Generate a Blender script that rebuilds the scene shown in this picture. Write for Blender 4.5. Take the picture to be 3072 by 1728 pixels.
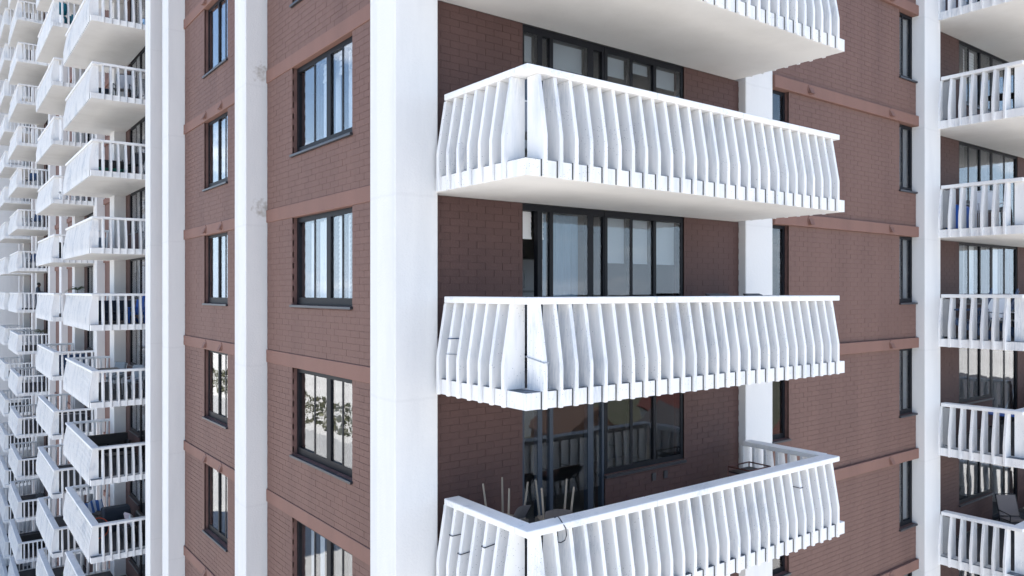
import bpy, bmesh, math, random
from mathutils import Vector, Matrix
random.seed(7)
R = math.radians
scene = bpy.context.scene
for o in list(bpy.data.objects): bpy.data.objects.remove(o)
C = scene.collection

# ------------------------------------------------------------------ camera, sky, sun, exposure
CZ = 25.0                                   # eye height of the drone above the ground
YAW = R(37.22)                              # optical axis, turned from +Y towards +X
FPX, HOR = 2294.0, 875.0                    # focal length and horizon row in photo pixels (3072 wide)
cam_d = bpy.data.cameras.new('camera'); cam = bpy.data.objects.new('camera', cam_d); C.objects.link(cam)
cam.location = (0, 0, CZ); cam.rotation_euler = (R(90), 0, -YAW)
cam_d.sensor_width = 36; cam_d.lens = FPX/3072*36
cam_d.shift_y = (HOR-864)/3072
cam_d.clip_start = .1; cam_d.clip_end = 6000
scene.camera = cam

SUN_EL, SUN_AZ = R(71), R(48)               # the sun stands behind the block: both faces in open shade
world = bpy.data.worlds.new('World'); scene.world = world; world.use_nodes = True
nt = world.node_tree; N = nt.nodes; LK = nt.links
for n in list(N): N.remove(n)
wo = N.new('ShaderNodeOutputWorld'); bg = N.new('ShaderNodeBackground'); sky = N.new('ShaderNodeTexSky')
sky.sky_type = 'NISHITA'; sky.sun_disc = False; sky.sun_elevation = SUN_EL; sky.sun_rotation = SUN_AZ
sky.air_density = 1.0; sky.dust_density = .4; sky.ozone_density = 1.2
tc = N.new('ShaderNodeTexCoord'); mp = N.new('ShaderNodeMapping'); mp.inputs['Scale'].default_value = (1.6, 1.6, 6)
cn = N.new('ShaderNodeTexNoise'); cn.inputs['Scale'].default_value = 2.2; cn.inputs['Detail'].default_value = 7; cn.inputs['Roughness'].default_value = .58
cr = N.new('ShaderNodeValToRGB'); cr.color_ramp.elements[0].position = .56; cr.color_ramp.elements[1].position = .80
mx = N.new('ShaderNodeMixRGB'); mx.inputs[2].default_value = (13, 13, 13.2, 1)
LK.new(tc.outputs['Generated'], mp.inputs[0]); LK.new(mp.outputs[0], cn.inputs['Vector']); LK.new(cn.outputs[0], cr.inputs[0])
sz = N.new('ShaderNodeSeparateXYZ'); LK.new(tc.outputs['Generated'], sz.inputs[0])       # pale sea haze low over the horizon, the same all round
hz = N.new('ShaderNodeMapRange'); hz.inputs[1].default_value = 0.; hz.inputs[2].default_value = .30; hz.inputs[3].default_value = .85; hz.inputs[4].default_value = 0.; hz.interpolation_type = 'SMOOTHSTEP'; LK.new(sz.outputs[2], hz.inputs[0])
hm = N.new('ShaderNodeMixRGB'); hm.inputs[2].default_value = (5.7, 7.0, 8.7, 1); LK.new(hz.outputs[0], hm.inputs[0])
LK.new(cr.outputs[0], mx.inputs[0]); LK.new(sky.outputs[0], hm.inputs[1]); LK.new(hm.outputs[0], mx.inputs[1]); LK.new(mx.outputs[0], bg.inputs[0]); LK.new(bg.outputs[0], wo.inputs[0])
bg.inputs[1].default_value = .1
sd = bpy.data.lights.new('sun', 'SUN'); sun = bpy.data.objects.new('sun', sd); C.objects.link(sun)
sd.energy = 5.0; sd.angle = R(.53); sd.color = (1, .95, .88)
sdir = Vector((math.sin(SUN_AZ)*math.cos(SUN_EL), math.cos(SUN_AZ)*math.cos(SUN_EL), math.sin(SUN_EL)))
sun.rotation_euler = sdir.to_track_quat('Z', 'Y').to_euler(); sun.location = (0, 0, 90)
scene.view_settings.view_transform = 'Standard'; scene.view_settings.look = 'None'
scene.view_settings.exposure = 1.44; scene.view_settings.gamma = 1
scene.render.engine = 'CYCLES'

# ------------------------------------------------------------------ materials
def nodes(m): m.use_nodes = True; return m.node_tree.nodes, m.node_tree.links, m.node_tree.nodes['Principled BSDF']
MATS = {}
def simple(name, col, rough=.5, metal=0, spec=.5):
    if name in MATS: return MATS[name]
    m = bpy.data.materials.new(name); n, l, b = nodes(m)
    b.inputs['Base Color'].default_value = (*col, 1); b.inputs['Roughness'].default_value = rough; b.inputs['Metallic'].default_value = metal
    b.inputs['Specular IOR Level'].default_value = spec
    MATS[name] = m; return m
def textured(name, col, col2, scale=3., lo=.45, hi=.75, rough=.7, bump=0., bscale=60., speck=None, streak=False, rnd=0., grime=None, joints=None):
    """world-space noise between two pigments; optional pits, vertical streaks and fine relief"""
    m = bpy.data.materials.new(name); n, l, b = nodes(m)
    g = n.new('ShaderNodeNewGeometry')
    mpn = n.new('ShaderNodeMapping'); mpn.inputs['Scale'].default_value = (1, 1, .16 if streak else 1); l.new(g.outputs['Position'], mpn.inputs[0])
    no = n.new('ShaderNodeTexNoise'); no.inputs['Scale'].default_value = scale; no.inputs['Detail'].default_value = 6; no.inputs['Roughness'].default_value = .62
    l.new(mpn.outputs[0], no.inputs['Vector'])
    r = n.new('ShaderNodeValToRGB'); r.color_ramp.elements[0].position = lo; r.color_ramp.elements[1].position = hi
    r.color_ramp.elements[0].color = (*col, 1); r.color_ramp.elements[1].color = (*col2, 1); l.new(no.outputs[0], r.inputs[0])
    out = r.outputs[0]
    if speck:
        vo = n.new('ShaderNodeTexVoronoi'); vo.inputs['Scale'].default_value = speck[0]; l.new(g.outputs['Position'], vo.inputs['Vector'])
        lt = n.new('ShaderNodeMath'); lt.operation = 'LESS_THAN'; lt.inputs[1].default_value = speck[1]; l.new(vo.outputs['Distance'], lt.inputs[0])
        n2 = n.new('ShaderNodeTexNoise'); n2.inputs['Scale'].default_value = 1.7; l.new(g.outputs['Position'], n2.inputs['Vector'])
        gt = n.new('ShaderNodeMath'); gt.operation = 'GREATER_THAN'; gt.inputs[1].default_value = .52; l.new(n2.outputs[0], gt.inputs[0])
        mu = n.new('ShaderNodeMath'); mu.operation = 'MULTIPLY'; l.new(lt.outputs[0], mu.inputs[0]); l.new(gt.outputs[0], mu.inputs[1])
        mm = n.new('ShaderNodeMixRGB'); mm.inputs[2].default_value = (*speck[2], 1); l.new(mu.outputs[0], mm.inputs[0]); l.new(out, mm.inputs[1]); out = mm.outputs[0]
    if grime:                                  # patches where fine dirt has settled
        na = n.new('ShaderNodeTexNoise'); na.inputs['Scale'].default_value = .9; na.inputs['Detail'].default_value = 2; l.new(g.outputs['Position'], na.inputs['Vector'])
        nf = n.new('ShaderNodeTexNoise'); nf.inputs['Scale'].default_value = 34; nf.inputs['Detail'].default_value = 5; nf.inputs['Roughness'].default_value = .7; l.new(mpn.outputs[0], nf.inputs['Vector'])
        ra = n.new('ShaderNodeMapRange'); ra.inputs[1].default_value = .50; ra.inputs[2].default_value = .66; ra.inputs[3].default_value = 0; ra.inputs[4].default_value = .30; l.new(na.outputs[0], ra.inputs[0])
        su = n.new('ShaderNodeMath'); su.operation = 'ADD'; l.new(ra.outputs[0], su.inputs[0]); l.new(nf.outputs[0], su.inputs[1])
        rb = n.new('ShaderNodeMapRange'); rb.inputs[1].default_value = .66; rb.inputs[2].default_value = .92; rb.inputs[4].default_value = .5; l.new(su.outputs[0], rb.inputs[0])
        mg = n.new('ShaderNodeMixRGB'); mg.inputs[2].default_value = (*grime, 1); l.new(rb.outputs[0], mg.inputs[0]); l.new(out, mg.inputs[1]); out = mg.outputs[0]
    if joints:                                 # cold joints of the pours, one per storey, uneven
        sz_ = n.new('ShaderNodeSeparateXYZ'); l.new(g.outputs['Position'], sz_.inputs[0])
        wv = n.new('ShaderNodeTexNoise'); wv.inputs['Scale'].default_value = 5; l.new(g.outputs['Position'], wv.inputs['Vector'])
        zz = n.new('ShaderNodeMath'); zz.operation = 'MULTIPLY_ADD'; zz.inputs[1].default_value = .05; l.new(wv.outputs[0], zz.inputs[0]); l.new(sz_.outputs[2], zz.inputs[2])
        md = n.new('ShaderNodeMath'); md.operation = 'FLOORED_MODULO'; md.inputs[1].default_value = 2.7; l.new(zz.outputs[0], md.inputs[0])
        df = n.new('ShaderNodeMath'); df.operation = 'SUBTRACT'; df.inputs[1].default_value = joints; l.new(md.outputs[0], df.inputs[0])
        ab = n.new('ShaderNodeMath'); ab.operation = 'ABSOLUTE'; l.new(df.outputs[0], ab.inputs[0])
        rj = n.new('ShaderNodeMapRange'); rj.inputs[1].default_value = .006; rj.inputs[2].default_value = .03; rj.inputs[3].default_value = .11; rj.inputs[4].default_value = 0; l.new(ab.outputs[0], rj.inputs[0])
        mj = n.new('ShaderNodeMixRGB'); mj.inputs[2].default_value = (.42, .42, .43, 1); l.new(rj.outputs[0], mj.inputs[0]); l.new(out, mj.inputs[1]); out = mj.outputs[0]
    if rnd:
        oi = n.new('ShaderNodeObjectInfo'); ma = n.new('ShaderNodeMapRange'); ma.inputs['To Min'].default_value = 1-rnd; ma.inputs['To Max'].default_value = 1+rnd*.4
        l.new(oi.outputs['Random'], ma.inputs[0]); hs = n.new('ShaderNodeHueSaturation'); l.new(ma.outputs[0], hs.inputs['Value']); l.new(out, hs.inputs['Color']); out = hs.outputs[0]
    l.new(out, b.inputs['Base Color']); b.inputs['Roughness'].default_value = rough; b.inputs['Specular IOR Level'].default_value = .3
    if bump:
        nb = n.new('ShaderNodeTexNoise'); nb.inputs['Scale'].default_value = bscale; nb.inputs['Detail'].default_value = 4; l.new(g.outputs['Position'], nb.inputs['Vector'])
        bp = n.new('ShaderNodeBump'); bp.inputs['Strength'].default_value = bump; bp.inputs['Distance'].default_value = .02
        l.new(nb.outputs[0], bp.inputs['Height']); l.new(bp.outputs[0], b.inputs['Normal'])
    MATS[name] = m; return m
W_PAINT = textured('white_slat_paint', (.82, .82, .82), (.52, .56, .61), 5., .50, .88, .6, .12, 90, (26., .13, (.30, .32, .36)), True, .05, grime=(.42, .47, .54))
W_RAIL = textured('white_rail_paint', (.80, .80, .80), (.58, .61, .65), 7., .56, .86, .6, .12, 90, (40., .1, (.35, .37, .4)), False, grime=(.44, .48, .54))
W_COL = textured('white_stucco', (.72, .72, .72), (.58, .585, .60), 1.2, .47, .92, .75, .22, 34, None, True, joints=2.0)
W_PEEL = textured('white_stucco_peeling', (.72, .72, .72), (.58, .585, .60), 1.2, .47, .92, .75, .22, 34, None, True, joints=2.0)
n_, l_ = W_PEEL.node_tree.nodes, W_PEEL.node_tree.links; b_ = n_['Principled BSDF']; src_ = b_.inputs['Base Color'].links[0].from_socket
g_ = n_.new('ShaderNodeNewGeometry'); acc_ = None
for cz_ in (29.25, 26.60):                     # two scabbed patches on the column's side, at their real heights
    d_ = n_.new('ShaderNodeVectorMath'); d_.operation = 'DISTANCE'; d_.inputs[1].default_value = (5.10, 14.73, cz_); l_.new(g_.outputs['Position'], d_.inputs[0])
    m_ = n_.new('ShaderNodeMapRange'); m_.inputs[1].default_value = .10; m_.inputs[2].default_value = .38; m_.inputs[3].default_value = .32; m_.inputs[4].default_value = -.3; l_.new(d_.outputs['Value'], m_.inputs[0])
    if acc_ is None: acc_ = m_.outputs[0]
    else:
        x_ = n_.new('ShaderNodeMath'); x_.operation = 'MAXIMUM'; l_.new(acc_, x_.inputs[0]); l_.new(m_.outputs[0], x_.inputs[1]); acc_ = x_.outputs[0]
no_ = n_.new('ShaderNodeTexNoise'); no_.inputs['Scale'].default_value = 14; no_.inputs['Detail'].default_value = 5; l_.new(g_.outputs['Position'], no_.inputs['Vector'])
ad_ = n_.new('ShaderNodeMath'); ad_.operation = 'ADD'; l_.new(acc_, ad_.inputs[0]); l_.new(no_.outputs[0], ad_.inputs[1])
rr_ = n_.new('ShaderNodeMapRange'); rr_.inputs[1].default_value = .62; rr_.inputs[2].default_value = 1.0; l_.new(ad_.outputs[0], rr_.inputs[0])
mx_ = n_.new('ShaderNodeMixRGB'); mx_.inputs[2].default_value = (.40, .375, .345, 1); l_.new(rr_.outputs[0], mx_.inputs[0]); l_.new(src_, mx_.inputs[1]); l_.new(mx_.outputs[0], b_.inputs['Base Color'])
SOFFIT = textured('soffit_paint', (.76, .76, .75), (.64, .635, .62), .9, .45, .95, .8, .15, 50)
BRICK = textured('brown_brick_paint', (.170, .099, .083), (.134, .077, .066), 1.6, .40, .80, .7, .18, 45, None, True, .05)
RBRICK = textured('darker_brick', (.096, .054, .049), (.078, .044, .041), 1.6, .40, .80, .7, .18, 45, None, True, .05)  # recess walls: darker brown than the outer brick
MORTAR = textured('brown_joint', (.108, .061, .054), (.168, .095, .084), 2.2, .35, .60, .85)
RMORTAR = textured('darker_joint', (.058, .033, .030), (.088, .050, .046), 2.2, .35, .60, .85)  # recess joints, darker to go with the recess brick
BAND = textured('terracotta_paint', (.212, .116, .094), (.170, .095, .078), 1.6, .42, .85, .7, .2, 40, None, True)
SLABTOP = textured('balcony_floor', (.075, .075, .08), (.05, .05, .055), 2, .3, .7, .8)
FRAME = simple('dark_bronze_frame', (.009, .010, .014), .5, 0, .2)
FRAME_SKY = simple('sky_tinted_frame', (.045, .058, .08), .4, 0, .3)  # copy of the dark frame with blue-grey sky reflection put into its colour
SILL = simple('sill_metal', (.055, .058, .068), .35, .5)
DARK = simple('dark_room', (.035, .033, .032), .9)
ROOM = simple('room_paint', (.16, .155, .15), .9)
BLIND = simple('white_blind', (.78, .79, .80), .6)
BLIND2 = simple('grey_blind', (.30, .33, .36), .7)
SHEER = simple('blue_sheer', (.10, .16, .22), .9)
SHEERC = simple('blue_curtain', (.16, .24, .32), .9)
CURT = simple('pale_curtain', (.66, .69, .73), .8)
def glass(name, f0, tint):
    m = bpy.data.materials.new(name); m.use_nodes = True; n = m.node_tree.nodes; l = m.node_tree.links
    n.remove(n['Principled BSDF']); out = n['Material Output']
    t = n.new('ShaderNodeBsdfTransparent'); t.inputs[0].default_value = (*tint, 1)
    gl = n.new('ShaderNodeBsdfGlossy'); gl.inputs['Roughness'].default_value = 0.0; gl.inputs[0].default_value = (.95, .97, 1, 1)
    gi = n.new('ShaderNodeNewGeometry'); dt = n.new('ShaderNodeVectorMath'); dt.operation = 'DOT_PRODUCT'; l.new(gi.outputs['Incoming'], dt.inputs[0]); l.new(gi.outputs['Normal'], dt.inputs[1])
    def mth(op, a_, b_=None, c_=None):
        q = n.new('ShaderNodeMath'); q.operation = op
        for i_, v_ in enumerate((a_, b_, c_)):
            if v_ is None: continue
            if isinstance(v_, (int, float)): q.inputs[i_].default_value = v_
            else: l.new(v_, q.inputs[i_])
        return q.outputs[0]
    sch = mth('POWER', mth('SUBTRACT', 1., mth('ABSOLUTE', dt.outputs['Value'])), 5.)      # Schlick reflectance, the same from either side
    frv = mth('MULTIPLY_ADD', sch, 1-f0, f0)
    g = n.new('ShaderNodeNewGeometry'); nb = n.new('ShaderNodeTexNoise'); nb.inputs['Scale'].default_value = 1.3; l.new(g.outputs['Position'], nb.inputs['Vector'])
    bp = n.new('ShaderNodeBump'); bp.inputs['Strength'].default_value = .05; bp.inputs['Distance'].default_value = .05; l.new(nb.outputs[0], bp.inputs['Height']); l.new(bp.outputs[0], gl.inputs['Normal'])
    mxs = n.new('ShaderNodeMixShader'); l.new(frv, mxs.inputs[0]); l.new(t.outputs[0], mxs.inputs[1]); l.new(gl.outputs[0], mxs.inputs[2]); l.new(mxs.outputs[0], out.inputs[0])
    MATS[name] = m; return m
GLASS = glass('window_glass', .13, (.93, .95, .96))
GLASS2 = glass('door_glass', .055, (.93, .95, .96))
CLEAR = glass('clear_screen', .05, (.80, .86, .88))

# ------------------------------------------------------------------ mesh helpers
class MB:
    def __init__(s): s.v = []; s.f = []
    def box(s, a, b):
        x0, x1 = sorted((a[0], b[0])); y0, y1 = sorted((a[1], b[1])); z0, z1 = sorted((a[2], b[2])); i = len(s.v)
        s.v += [(x0,y0,z0),(x1,y0,z0),(x1,y1,z0),(x0,y1,z0),(x0,y0,z1),(x1,y0,z1),(x1,y1,z1),(x0,y1,z1)]
        s.f += [[i+k for k in q] for q in ((0,3,2,1),(4,5,6,7),(0,1,5,4),(1,2,6,5),(2,3,7,6),(3,0,4,7))]; return s
    def prism(s, poly, fn, w0, w1):
        """poly of 2-D points extruded from w0 to w1; fn(p, q, w) gives the 3-D point"""
        i = len(s.v); n = len(poly)
        s.v += [fn(p, q, w0) for p, q in poly] + [fn(p, q, w1) for p, q in poly]
        s.f += [[i+k for k in range(n)][::-1], [i+n+k for k in range(n)]] + [[i+k, i+(k+1) % n, i+n+(k+1) % n, i+n+k] for k in range(n)]; return s
    def tube(s, pts, r, seg=6):
        pts = [Vector(p) for p in pts]; rings = []
        for k, p in enumerate(pts):
            d = (pts[min(k+1, len(pts)-1)]-pts[max(k-1, 0)]).normalized()
            a = d.cross(Vector((0, 0, 1)) if abs(d.z) < .9 else Vector((1, 0, 0))).normalized(); b = d.cross(a)
            rr = r[k] if isinstance(r, (list, tuple)) else r
            i = len(s.v); s.v += [tuple(p+rr*(math.cos(t)*a+math.sin(t)*b)) for t in [2*math.pi*j/seg for j in range(seg)]]; rings.append(i)
        for k in range(len(rings)-1):
            for j in range(seg): s.f.append([rings[k]+j, rings[k]+(j+1) % seg, rings[k+1]+(j+1) % seg, rings[k+1]+j])
        s.f += [[rings[0]+j for j in range(seg)][::-1], [rings[-1]+j for j in range(seg)]]; return s
    def grid(s, fn, nu, nv):
        i = len(s.v); s.v += [tuple(fn(a/nu, b/nv)) for b in range(nv+1) for a in range(nu+1)]
        for b in range(nv):
            for a in range(nu): q = i+b*(nu+1)+a; s.f.append([q, q+1, q+nu+2, q+nu+1])
        return s
    def lathe(s, prof, c=(0, 0, 0), seg=16):
        i = len(s.v)
        for r, z in prof: s.v += [(c[0]+r*math.cos(2*math.pi*j/seg), c[1]+r*math.sin(2*math.pi*j/seg), c[2]+z) for j in range(seg)]
        for k in range(len(prof)-1):
            for j in range(seg): s.f.append([i+k*seg+j, i+k*seg+(j+1) % seg, i+(k+1)*seg+(j+1) % seg, i+(k+1)*seg+j])
        s.f += [[i+j for j in range(seg)][::-1], [i+(len(prof)-1)*seg+j for j in range(seg)]]; return s
    def mesh(s, name, mat, bevel=0, smooth=False, solid=True):
        me = bpy.data.meshes.new(name); me.from_pydata(s.v, [], s.f)
        bm = bmesh.new(); bm.from_mesh(me)
        if solid: bmesh.ops.recalc_face_normals(bm, faces=bm.faces)
        if bevel: bmesh.ops.bevel(bm, geom=list(bm.edges), offset=bevel, segments=1, affect='EDGES', clamp_overlap=True)
        bm.to_mesh(me); bm.free()
        if smooth: me.polygons.foreach_set('use_smooth', [True]*len(me.polygons))
        me.materials.append(mat); return me
def put(name, me, parent=None, loc=(0, 0, 0), kind=None, label=None):
    o = bpy.data.objects.new(name, me); C.objects.link(o); o.location = loc
    if parent is not None: o.parent = parent
    if kind: o['kind'] = kind
    if label: o['label'] = label
    return o
def thing(name, label, cat, loc=(0, 0, 0), rz=0, group=None):
    o = bpy.data.objects.new(name, None); C.objects.link(o); o.location = loc; o.rotation_euler = (0, 0, rz)
    o.empty_display_size = .2; o['label'] = label; o['category'] = cat
    if group: o['group'] = group
    return o
def tag(o, label, cat, group=None):
    o['label'] = label; o['category'] = cat
    if group: o['group'] = group
    return o

# ------------------------------------------------------------------ dimensions (metres, world axes; the drone hovers over x = y = 0)
FH = 2.7                                    # storey height
def F(k): return CZ-1.114+FH*k              # finished floor of storey k (0 = the storey at eye level)
KLO, KHI = -8, 9
ROOF = F(KHI+1)
XL, YR = 5.19, 8.92                         # brick planes of the near wing: west face x = XL, south face y = YR
YREC = 9.06                                 # back wall of the balcony recesses on the south face
XF, XREC = 6.44, 6.55                       # brick plane and recess wall of the far wing
fwd = Vector((math.sin(YAW), math.cos(YAW))); rgt = Vector((math.cos(YAW), -math.sin(YAW)))

bld = thing('apartment_building', 'tall brown brick apartment block with white columns and white slatted concrete balconies', 'building', (0, 0, 0))

# ------------------------------------------------------------------ ground, sea, town
def ground_mat():
    m = textured('beach_sand', (.55, .525, .49), (.46, .44, .41), .05, .35, .7, .9, .3, 2); return m
GR = MB().grid(lambda a, b: (-3000+6000*a, -3000+6000*b, 0), 4, 4).mesh('ground', ground_mat(), solid=False)
g = put('ground', GR); g['kind'] = 'structure'
sea_m = simple('sea_water', (.02, .07, .09), .12)
for nm, a, b in (('sea', (-3000, -3000), (-230, 3000)), ('bay_water', (-229, -3000), (3000, -300))):
    o = put(nm, MB().grid(lambda s, t: (a[0]+(b[0]-a[0])*s, a[1]+(b[1]-a[1])*t, .05), 2, 2).mesh(nm, sea_m, solid=False)); o['kind'] = 'structure'
asph = textured('asphalt', (.06, .06, .06), (.045, .045, .047), .6, .4, .7, .9)
o = put('road', MB().box((-20, -40, -.05), (300, -32, .02)).mesh('road', asph)); o['kind'] = 'structure'
lawn = textured('lawn', (.065, .072, .04), (.11, .10, .075), .3, .35, .7, .95)
o = put('lawn', MB().box((50, -130, -.05), (240, -42, .016)).mesh('lawn', lawn)); o['kind'] = 'structure'
o = put('plaza', MB().box((-44, 26, -.05), (4, 190, .03)).mesh('plaza', textured('pale_concrete', (.36, .35, .33), (.28, .275, .27), .2, .3, .8, .9))); o['kind'] = 'structure'
dg = MB()
for i in range(6000):
    x = random.uniform(-62, -46); y = random.uniform(30, 330); h = random.uniform(.3, 1.0); t = random.uniform(0, 6.28); w = random.uniform(.15, .5)
    i0 = len(dg.v); dg.v += [(x-w*math.cos(t), y-w*math.sin(t), 0), (x+w*math.cos(t), y+w*math.sin(t), 0), (x+.3*random.uniform(-1, 1), y+.3*random.uniform(-1, 1), h)]; dg.f.append([i0, i0+1, i0+2])
o = put('dune_grass', dg.mesh('dune_grass', textured('dune_grass_green', (.13, .14, .075), (.21, .19, .12), .4, .3, .7, .9), solid=False)); o['kind'] = 'stuff'; o['label'] = 'dune grass strip mirrored in the lower windows'; 

def house(x, y, rz, w, d, h, wall, roof, label):
    t = thing('house', label, 'house', (x, y, 0), rz, 'houses mirrored in the balcony windows')
    mw = simple('wall_'+label[:14], wall, .8); mr = simple('roof_'+label[:14], roof, .8)
    put('wall', MB().box((-w/2, -d/2, -.02), (w/2, d/2, h)).prism([(-w/2, h), (w/2, h), (0, h+w*.42)], lambda p, q, s: (p, s, q), -d/2, d/2).mesh('house_wall', mw), t)
    rf = MB()
    for s in (-1, 1):
        rf.prism([(s*(w/2+.45), h-.38), (0, h+w*.42+.02), (0, h+w*.42+.24), (s*(w/2+.5), h-.16)], lambda p, q, s_: (p, s_, q), -d/2-.4, d/2+.4)
    put('roof', rf.mesh('house_roof', mr), t)
    trim = simple('white_trim', (.75, .75, .73), .6)
    for sy in (-1, 1):
        for wx in (-w*.27, w*.27):
            for wz in (1.0, 3.9):
                if wz+1.4 < h:
                    f = put('window', MB().box((wx-.6, sy*(d/2), wz), (wx+.6, sy*(d/2+.06), wz+1.5)).mesh('hw', trim), t)
                    put('pane', MB().box((wx-.48, sy*(d/2+.05), wz+.1), (wx+.48, sy*(d/2+.075), wz+1.4)).mesh('hp', DARK), f)
        put('window', MB().box((-.5, sy*(d/2), h+.4), (.5, sy*(d/2+.06), h+1.6)).mesh('hg', trim), t)
    put('door', MB().box((-.5, d/2, 0), (.5, d/2+.07, 2.1)).mesh('hd', trim), t)
hs = [(77, -48, .5, 9, 12, 6.0, (.62, .58, .48), (.10, .09, .09), 'cream gabled house with dark grey roof mirrored in the window below the middle balcony'),
      (70, -59, .35, 9, 12, 6.2, (.30, .16, .10), (.16, .09, .06), 'brown shingled gabled house with red brown roof mirrored in the lower window'),
      (60, -68, .6, 8, 11, 5.8, (.55, .56, .55), (.22, .20, .18), 'pale grey gabled house with grey brown roof mirrored in the lower sliding door'),
      (96, -62, .2, 10, 12, 6.4, (.70, .69, .66), (.16, .05, .04), 'white gabled house with red roof mirrored in the lower glass'),
      (150, -40, .1, 9, 12, 6, (.22, .28, .36), (.08, .08, .09), 'slate blue gabled house mirrored in the right hand windows'),
      (92, -36, -.1, 9, 11, 5.6, (.66, .62, .55), (.18, .08, .06), 'beige gabled house with orange tiled roof mirrored in the right hand glass'),
      (178, -64, .4, 10, 13, 6.2, (.50, .42, .36), (.12, .11, .11), 'tan gabled house with black roof mirrored farther off'),
      (84, -90, .3, 9, 12, 6, (.72, .72, .72), (.20, .19, .19), 'white gabled house with grey roof standing nearest the bay')]
for h in hs: house(*h)

# ------------------------------------------------------------------ core, floor slabs, columns
core = MB().box((9.0, 12.6, -.5), (34, 95, ROOF)).box((34, 12.6, -.5), (60, 26, ROOF)).mesh('core', ROOM)
put('core', core, bld)
fs = MB()
for k in range(KLO-1, KHI+2):
    z = F(k)
    fs.box((5.40, 9.30, z-.24), (58, 12.7, z-.02)); fs.box((5.40, 12.7, z-.24), (9.1, 23.3, z-.02)); fs.box((6.75, 23.3, z-.24), (9.1, 94, z-.02))
put('floor_slabs', fs.mesh('floor_slabs', ROOM), bld)
put('roof_slab', MB().box((5.0, 8.8, ROOF+.02), (60, 95, ROOF+.4)).mesh('roof_slab', W_COL), bld)
# interior partitions that close the rooms off from each other
pt = MB()
for y in (14.9, 20.9, 23.2, 29.3, 36, 40.2, 47, 52, 58, 65.5, 68.5, 75.5, 80): pt.box((XL+.35 if y < 23 else XF+.35, y, 0), (9.1, y+.15, ROOF-.3))
for x in (5.42, 12.75, 19.6, 27.3, 34): pt.box((x+.2, YREC+.25, 0), (x+.35, 12.7, ROOF-.3))
put('partition_walls', pt.mesh('partition_walls', ROOM), bld)

def column(poly, label=None, mat=None):
    m = MB().prism(poly, lambda p, q, w: (p, q, w), -.5, ROOF+.01).mesh('column', mat or W_COL, bevel=.012)
    return put('column', m, bld, label=label)
column([(4.79, 8.81), (5.44, 8.81), (5.44, 9.34), (5.30, 9.34), (5.30, 9.66), (4.86, 9.66), (4.79, 9.31)], 'wide white corner column beside the middle balconies')
def wcol(y, w=.82, x0=4.79, x1=5.33, **kw): return column([(x0, y), (x1, y), (x1, y+w), (x0+.05, y+w), (x0, y+w*.55)], **kw)
wcol(14.73, mat=W_PEEL, label='white column with peeling patches on its side'); wcol(20.75); wcol(22.76)
column([(12.35, 8.90), (13.22, 8.90), (13.22, 9.4), (12.35, 9.4)], 'white column at the right end of the middle balconies')
column([(19.20, 8.71), (20.02, 8.71), (20.02, 9.4), (19.20, 9.4)], 'white column between the brown wall and the right balconies')
column([(26.95, 8.71), (27.8, 8.71), (27.8, 9.4), (26.95, 9.4)])
for y in (28.7, 35.6, 39.8, 46.6, 51.9, 57.4, 65.1, 68.1, 74.9, 78.8): column([(6.10, y), (6.75, y), (6.75, y+.95), (6.10, y+.95)])
put('end_wing', MB().box((-9, 81, -.5), (6.9, 95, ROOF)).mesh('end_wing', W_COL), bld, label='blank white end wing behind the farthest balconies')
put('return_wall', MB().box((5.36, 23.32, -.5), (6.7, 23.56, ROOF)).mesh('return_wall', W_COL), bld)

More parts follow.
